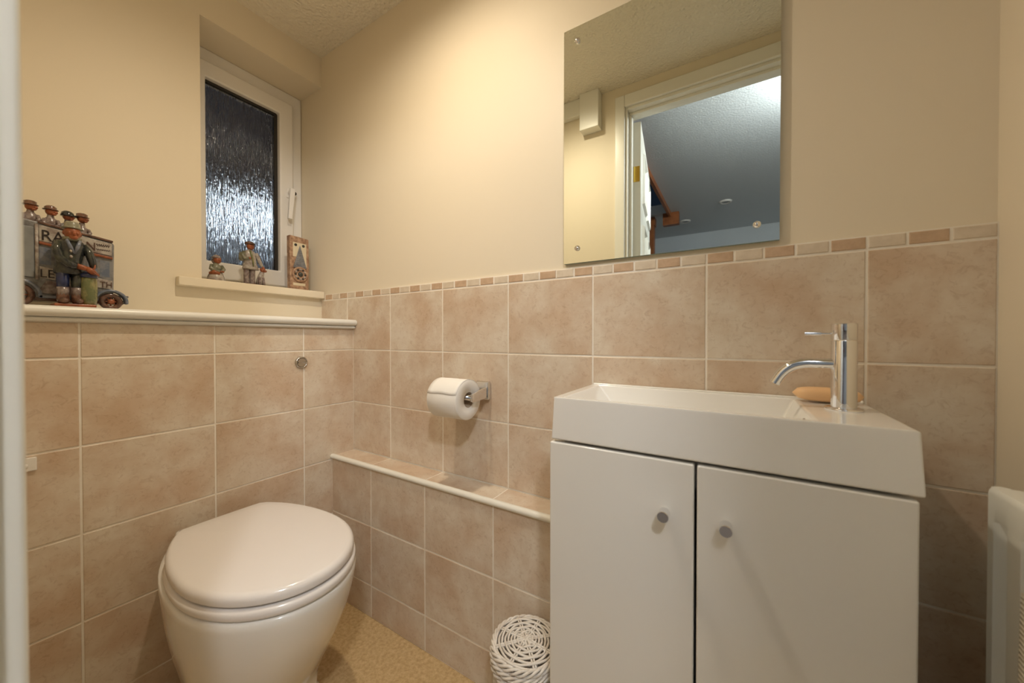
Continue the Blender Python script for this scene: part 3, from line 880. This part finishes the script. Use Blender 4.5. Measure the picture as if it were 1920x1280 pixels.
# chassis, wings, wheels, step
bu('chassis', MB().box(-.025, .03, -.085, .085, .014, .026), M['c_brown'], bevel=.002)
bu('bumper', MB().box(.012, .028, y1, y1 + .028, .033, .038), M['c_grey'], bevel=.001)
def wheel(y, r, x=.034):
    t = MB().lathe([(r - .010, x - .004), (r - .002, x - .004), (r, x), (r, x + .004), (r - .003, x + .008), (r - .010, x + .006), (r - .010, x - .004)], (0, y, r), 26, 'x', cap=False)
    wo = bu('wheel', t, M['c_brown'])
    MB().lathe([(.001, x + .008), (.006, x + .008), (.006, x - .002), (.001, x - .002)], (0, y, r), 16, 'x').build('hub', M['c_terra'], wo)
    for k in range(8):
        a = 2 * PI * k / 8
        MB().tube([(x + .002, y, r), (x + .002, y + (r - .008) * math.cos(a), r + (r - .008) * math.sin(a))], .0016, 6).build('wheel_spoke', M['c_terra'], wo)
    g = [[(xx, y + rr * math.cos(a), r + rr * math.sin(a)) for a in [math.radians(-8 + 180 * i / 16) for i in range(17)]] for xx, rr in ((x - .012, r + .004), (x + .010, r + .004), (x + .010, r + .009), (x - .012, r + .009))]
    bu('wing', MB().loft(g + [g[0]], False, False, closed=False), M['c_blue'])
wheel(-.077, .0255); wheel(.062, .0205)
bu('running_board', MB().box(.028, .044, -.048, .04, .020, .026), M['c_blue'], bevel=.001)
bu('flared_panel', MB().prism([(-.05, .03), (.03, .03), (.03, .058), (-.036, .060)], .0335, .0365, 'x'), M['c_mauve'], bevel=.001)
# the passengers
for (py, px, hz, cap, coat_, hk) in ((-.054, .004, .034, 'c_brown', 'c_mauve', 0), (-.026, .006, .035, 'c_brown', 'c_mauve', 1), (.000, .0, .036, 'c_dark', 'c_grey', 2), (.022, .002, .040, 'c_brown', 'c_mauve', 3)):
    zb_ = roof(py) - .004
    po = bu('passenger', MB().loft([[(px + rx * math.cos(a), py + dy + ry * math.sin(a), zb_ + z) for a in [2 * PI * k / 14 for k in range(14)]] for z, rx, ry, dy in ((0, .010, .0135, .001), (.012, .0105, .0125, 0), (.022, .009, .011, 0), (.027, .005, .006, 0), (.032, .0045, .005, 0), (.036, .0045, .005, 0))]), M[coat_])
    hc_ = (px + .001, py + .001, zb_ + hz + .006)
    MB().ball(hc_, .0085, .0092, .0098).ball((hc_[0] + .006, hc_[1] + .006, hc_[2] - .002), .0035).ball((hc_[0] + .0055, hc_[1] + .0035, hc_[2] - .0062), .004, .004, .003).build('head', M['c_terra'], po)
    hz2 = hc_[2]
    if hk == 2:
        hm = MB().lathe([(.0115, .001), (.011, .004), (.0095, .010), (.005, .0135), (.001, .014)], (hc_[0] - .001, hc_[1] - .001, hz2), 18)
        hm.lathe([(.001, .0005), (.013, .0005), (.0128, .0022), (.001, .0025)], (hc_[0] + .001, hc_[1] + .002, hz2), 18)
    else:
        hm = MB().lathe([(.001, .001), (.0118, .001), (.0122, .0026), (.0092, .0040), (.0095, .009 if hk != 1 else .0075), (.006, .0112), (.001, .0116)], (hc_[0], hc_[1] - .001, hz2 + .002), 18)
    hm.build('hat', M[cap], po)
    for s_ in (-1, 1):
        MB().tube([(px + .005, py + s_ * .009, zb_ + .021), (px + .010, py + s_ * .0115, zb_ + .012), (px + .014, py + s_ * .006, zb_ + .005)], [.0038, .0036, .003], 8).build('arm', M[coat_], po)

# street singer leaning on a keg, standing in front of the bus
sg = empty('busker_ornament', (.193, -.6955, SHT)); sg.scale = (1, .86, 1.19)
tag(sg, 'dark glazed pottery man in a hat leaning on an olive keg before the bus', 'ornament')
def sp_(name, mb, m_, **k): return mb.build(name, m_, sg, **k)
sp_('base', MB().prism([(-.026, -.032), (.022, -.032), (.024, .0), (.022, .04), (-.02, .042), (-.026, .0)], .0, .006, 'z'), M['c_terra'], bevel=.002)
jk = MB()
jk.loft([[(.0 + dx + rx * math.cos(a), dy + ry * math.sin(a), z) for a in [2 * PI * k / 20 for k in range(20)]] for z, rx, ry, dx, dy in
         ((.062, .017, .027, 0, -.002), (.066, .019, .029, 0, -.002), (.082, .0165, .0235, 0, -.003), (.100, .018, .026, 0, -.002), (.116, .0175, .0275, .001, 0), (.124, .014, .022, .002, 0), (.130, .009, .012, .003, .001))])
jacket = sp_('jacket', jk, M['c_dark'])
arm1 = MB().tube([(.006, -.023, .119), (.012, -.026, .106), (.018, -.022, .090), (.022, -.008, .080), (.023, .006, .077)], [.0085, .009, .0085, .0075, .007], 12)
sp_('sleeve', arm1, M['c_dark'])
arm2 = MB().tube([(.004, .022, .118), (.010, .030, .104), (.015, .034, .090), (.018, .036, .078)], [.0085, .0085, .008, .007], 12)
sp_('sleeve', arm2, M['c_dark'])
hn = MB().tube([(.023, .004, .0775), (.0235, .016, .0755), (.024, .026, .073)], [.0055, .005, .0042], 10)
hn.tube([(.024, .022, .0745), (.024, .033, .069), (.024, .040, .066)], [.0048, .006, .003], 10)
for q in range(4): hn.tube([(.022 + q * .002, .032, .071 - q * .001), (.022 + q * .002, .044, .065 - q * .0012)], [.0018, .0012], 6)
hn.tube([(.025, .030, .071), (.026, .036, .076), (.0265, .037, .083)], [.0024, .0021, .0015], 6)
sp_('hands', hn, M['c_terra'])
for q, (yy, mm) in enumerate(((-.014, 'c_navy'), (.010, 'c_dark'))):
    lg = MB().tube([(.002, yy, .068), (.004, yy - .001, .048), (.004, yy - .001, .036)], [.0125, .0115, .0105], 14)
    lo_ = sp_('trouser_leg', lg, M[mm])
    MB().lathe([(.001, .022), (.0108, .022), (.011, .037), (.001, .037)], (.004, yy - .001, 0), 16).build('sock', M['c_mauve'], lo_)
    MB().tube([(.004, yy - .001, .030), (.004, yy - .001, .014), (.006, yy - .0, .0105)], [.0105, .0115, .010], 12).ball((.013, yy, .0115), .014, .0095, .0065).build('boot', M['c_brown'], lo_)
kg = MB().lathe([(.001, .006), (.0145, .006), (.0160, .02), (.0165, .035), (.0158, .052), (.0145, .060), (.001, .060)], (.006, .0285, 0), 22)
ko = sp_('keg', kg, M['c_green'])
MB().lathe([(.001, .058), (.0165, .058), (.0178, .062), (.0165, .066), (.011, .0685), (.001, .072)], (.006, .0285, 0), 22).build('keg_cushion', M['c_navy'], ko)
sp_('coat_lapel', MB().tube([(.018, -.010, .126), (.020, -.004, .112), (.019, .003, .100)], [.003, .0042, .002], 8).tube([(.017, .013, .126), (.020, .008, .113), (.019, .003, .100)], [.003, .0042, .002], 8), M['c_blue'])
for bz in (.094, .105): sp_('button', MB().ball((.0195, -.003, bz), .003), M['c_pale'])
hd_ = MB().ball((.010, .001, .1400), .0150, .0150, .0138, 18, 12)
hd_.ball((.0252, .0015, .1380), .0045, .004, .0042).ball((.018, .0015, .1315), .0075, .0085, .0055)
for s_ in (-1, 1): hd_.ball((.0200, .0015 + s_ * .007, .1385), .0045, .0042, .004).ball((.008, .001 + s_ * .0148, .139), .003, .002, .004)
sp_('head', hd_, M['c_terra'])
sp_('collar', MB().lathe([(.011, .124), (.0165, .126), (.017, .131), (.012, .1315)], (.005, .001, 0), 20, cap=False), M['c_sage'])
sp_('hat', MB().lathe([(.001, .1485), (.0185, .1475), (.0190, .1495), (.0145, .1515), (.0138, .1580), (.010, .1610), (.001, .1613)], (.007, .001, 0), 24), M['c_sage'])

# figures on the window sill
wn_ = empty('seated_woman_ornament', (-.040, -.3460, SILL)); tag(wn_, 'small pottery woman sitting in a white skirt on the window sill', 'ornament')
def wq(n_, mb, m_, par=wn_): return mb.build(n_, M[m_], par)
wq('skirt', MB().lathe([(.001, 0), (.025, 0), (.026, .004), (.0235, .018), (.018, .032), (.013, .042), (.001, .043)], (0, 0, 0), 24, sy=1.0), 'c_pale')
wq('bodice', MB().lathe([(.001, .036), (.014, .036), (.0165, .046), (.015, .056), (.008, .062), (.006, .066), (.001, .066)], (0, 0, 0), 20), 'c_sage')
for s_ in (-1, 1):
    a_ = wq('arm', MB().tube([(.004, s_ * .013, .057), (.010, s_ * .018, .045), (.016, s_ * .008 + .004, .037), (.018, .010, .036)], [.006, .0062, .0055, .004], 10), 'c_sage')
    wq('hand', MB().ball((.019, .010 + s_ * .003, .036), .0045, .004, .0035), 'c_terra', a_)
wq('apron', MB().tube([(.006, -.020, .028), (.016, -.010, .032), (.021, .004, .028)], [.005, .008, .004], 10), 'c_terra')
wq('head', MB().ball((.002, .003, .076), .0112, .0112, .0125, 16, 10).ball((.013, .005, .075), .003, .003, .003), 'c_terra')
wq('headscarf', MB().lathe([(.001, .002), (.0135, .002), (.0138, .004), (.0112, .0065), (.0085, .011), (.004, .0135), (.001, .014)], (-.001, .002, .081), 18).ball((-.006, .001, .074), .0085, .0115, .012), 'c_mauve')

mn = empty('man_with_dog_ornament', (-.040, -.2420, SILL)); tag(mn, 'pottery man in a pale coat with a dog at his side on the window sill', 'ornament')
def mq(n_, mb, m_, par=mn): return mb.build(n_, M[m_], par)
mq('base', MB().lathe([(.001, 0), (.026, 0), (.025, .003), (.001, .003)], (0, .008, 0), 22, sy=1.25, sx=.7), 'c_mauve')
for s_ in (-1, 1):
    lg = mq('trouser_leg', MB().loft([[(.0 + r * math.cos(a), -.004 + s_ * .0095 + r * 1.05 * math.sin(a), z) for a in [2 * PI * k / 14 for k in range(14)]] for z, r in ((.004, .0105), (.012, .0088), (.05, .0085), (.072, .0098))]), 'c_mauve')
    mq('shoe', MB().ball((.006, -.004 + s_ * .010, .006), .012, .007, .005), 'c_brown', lg)
mq('coat', MB().loft([[(rx * math.cos(a), -.003 + dy + ry * math.sin(a), z) for a in [2 * PI * k / 20 for k in range(20)]] for z, rx, ry, dy in ((.060, .015, .026, .003), (.064, .016, .0265, .003), (.085, .0135, .021, .001), (.105, .014, .020, 0), (.120, .0125, .019, 0), (.128, .009, .013, 0), (.132, .006, .007, 0))]), 'c_pale')
mq('scarf', MB().tube([(.010, -.006, .128), (.0145, -.002, .110), (.016, .002, .088), (.016, .003, .070)], [.003, .0035, .003, .0022], 8), 'c_green')
mq('satchel', MB().loft([[(-.002 + rx * math.cos(a), -.026 + ry * math.sin(a), z) for a in [2 * PI * k / 14 for k in range(14)]] for z, rx, ry in ((.088, .004, .004), (.091, .010, .009), (.105, .012, .011), (.116, .010, .009), (.121, .004, .004))]), 'c_sage')
a1 = mq('arm', MB().tube([(.002, .016, .122), (.004, .023, .105), (.006, .030, .086), (.007, .036, .075)], [.0068, .0068, .006, .005], 12), 'c_pale')
mq('hand', MB().ball((.008, .038, .071), .0045, .005, .0055), 'c_terra', a1)
a2 = mq('arm', MB().tube([(.002, -.020, .121), (.006, -.028, .107), (.012, -.022, .095), (.016, -.012, .098)], [.0065, .0065, .006, .005], 12), 'c_sage')
mq('hand', MB().ball((.017, -.009, .099), .0045, .0045, .004), 'c_terra', a2)
mq('head', MB().ball((.002, -.001, .144), .0112, .0118, .0135, 16, 10).ball((.013, .001, .143), .003, .003, .0032), 'c_terra')
mq('cap', MB().lathe([(.001, .001), (.0145, .001), (.016, .004), (.0125, .009), (.006, .0118), (.001, .012)], (-.001, -.002, .1505), 18).lathe([(.001, 0), (.010, 0), (.010, .002), (.001, .002)], (.009, .001, .1515), 14), 'c_brown')
dg_ = mq('dog', MB().tube([(0, .029, .008), (.0, .031, .026), (.002, .034, .044), (.004, .036, .056)], [.0125, .012, .009, .007], 14), 'c_pale')
mq('dog_head', MB().ball((.006, .038, .062), .009, .0085, .0085).tube([(.010, .039, .061), (.019, .043, .058)], [.006, .0038], 10).ball((.002, .032, .066), .003, .003, .006).ball((.003, .045, .066), .003, .003, .006), 'c_terra', dg_)
for s_ in (-1, 1): mq('dog_leg', MB().tube([(.008, .031 + s_ * .006, .034), (.013, .031 + s_ * .007, .016), (.014, .031 + s_ * .007, .004)], [.005, .004, .0045], 10), 'c_mauve', dg_)

# clock-like plaque
pq = empty('clock_ornament', (-.050, -.0665, SILL), 0); tag(pq, 'tall stoneware plaque with a beaded dial and grey triangle on the sill', 'ornament')
def pp(n_, mb, m_, **k): return mb.build(n_, M[m_], pq, **k)
PW, PH = .0385, .222
pp('slab', MB().prism([(-PW + .001, 0), (PW - .002, 0), (PW, PH * .5), (PW - .001, PH - .004), (0, PH - .001), (-PW, PH)], -.013, .011, 'x'), 'c_stone', bevel=.003)
pp('upper_panel', MB().box(.010, .0125, -.0265, .0265, .138, .196), 'c_cream', bevel=.001)
for s_ in (-1, 1): pp('eyelet', MB().lathe([(.001, .0118), (.0058, .0118), (.0055, .0136), (.003, .0132), (.001, .0130)], (0, s_ * .0152 - .001, .186), 16, 'x'), 'c_dark')
pp('side_fillet', MB().prism([(.026, .138), (.0275, .10), (.022, .098), (.012, .138)], .010, .0125, 'x'), 'c_cream')
pp('triangle', MB().prism([(-.0265, .094), (.0265, .094), (.0, .186)], .0115, .0155, 'x'), 'c_grey', bevel=.001)
for q in range(9):
    zz = .1 + q * .0078; hw_ = .0265 * (1 - (zz - .094) / .092) - .002
    if hw_ > .003: pp('groove_line', MB().tube([(.0156, -hw_, zz), (.0156, hw_, zz + .001)], .0009, 5), 'c_blue')
dsk = pp('dial', MB().lathe([(.001, .011), (.0305, .011), (.031, .016), (.028, .0185), (.025, .0168), (.001, .0165)], (0, 0, .068), 32, 'x'), 'c_stone')
MB().ball((.0175, 0, .068), .006, .0095, .0095).build('dial_boss', M['c_dark'], dsk)
for q in range(12):
    a = 2 * PI * q / 12
    MB().ball((.0175, .0195 * math.cos(a), .068 + .0195 * math.sin(a)), .0035, .0042, .0042, 10, 6).build('bead', M['c_pale' if q % 2 else 'c_dark'], dsk)
pp('lower_panel', MB().box(.010, .0122, -.026, .022, .022, .033), 'c_cream', bevel=.001)
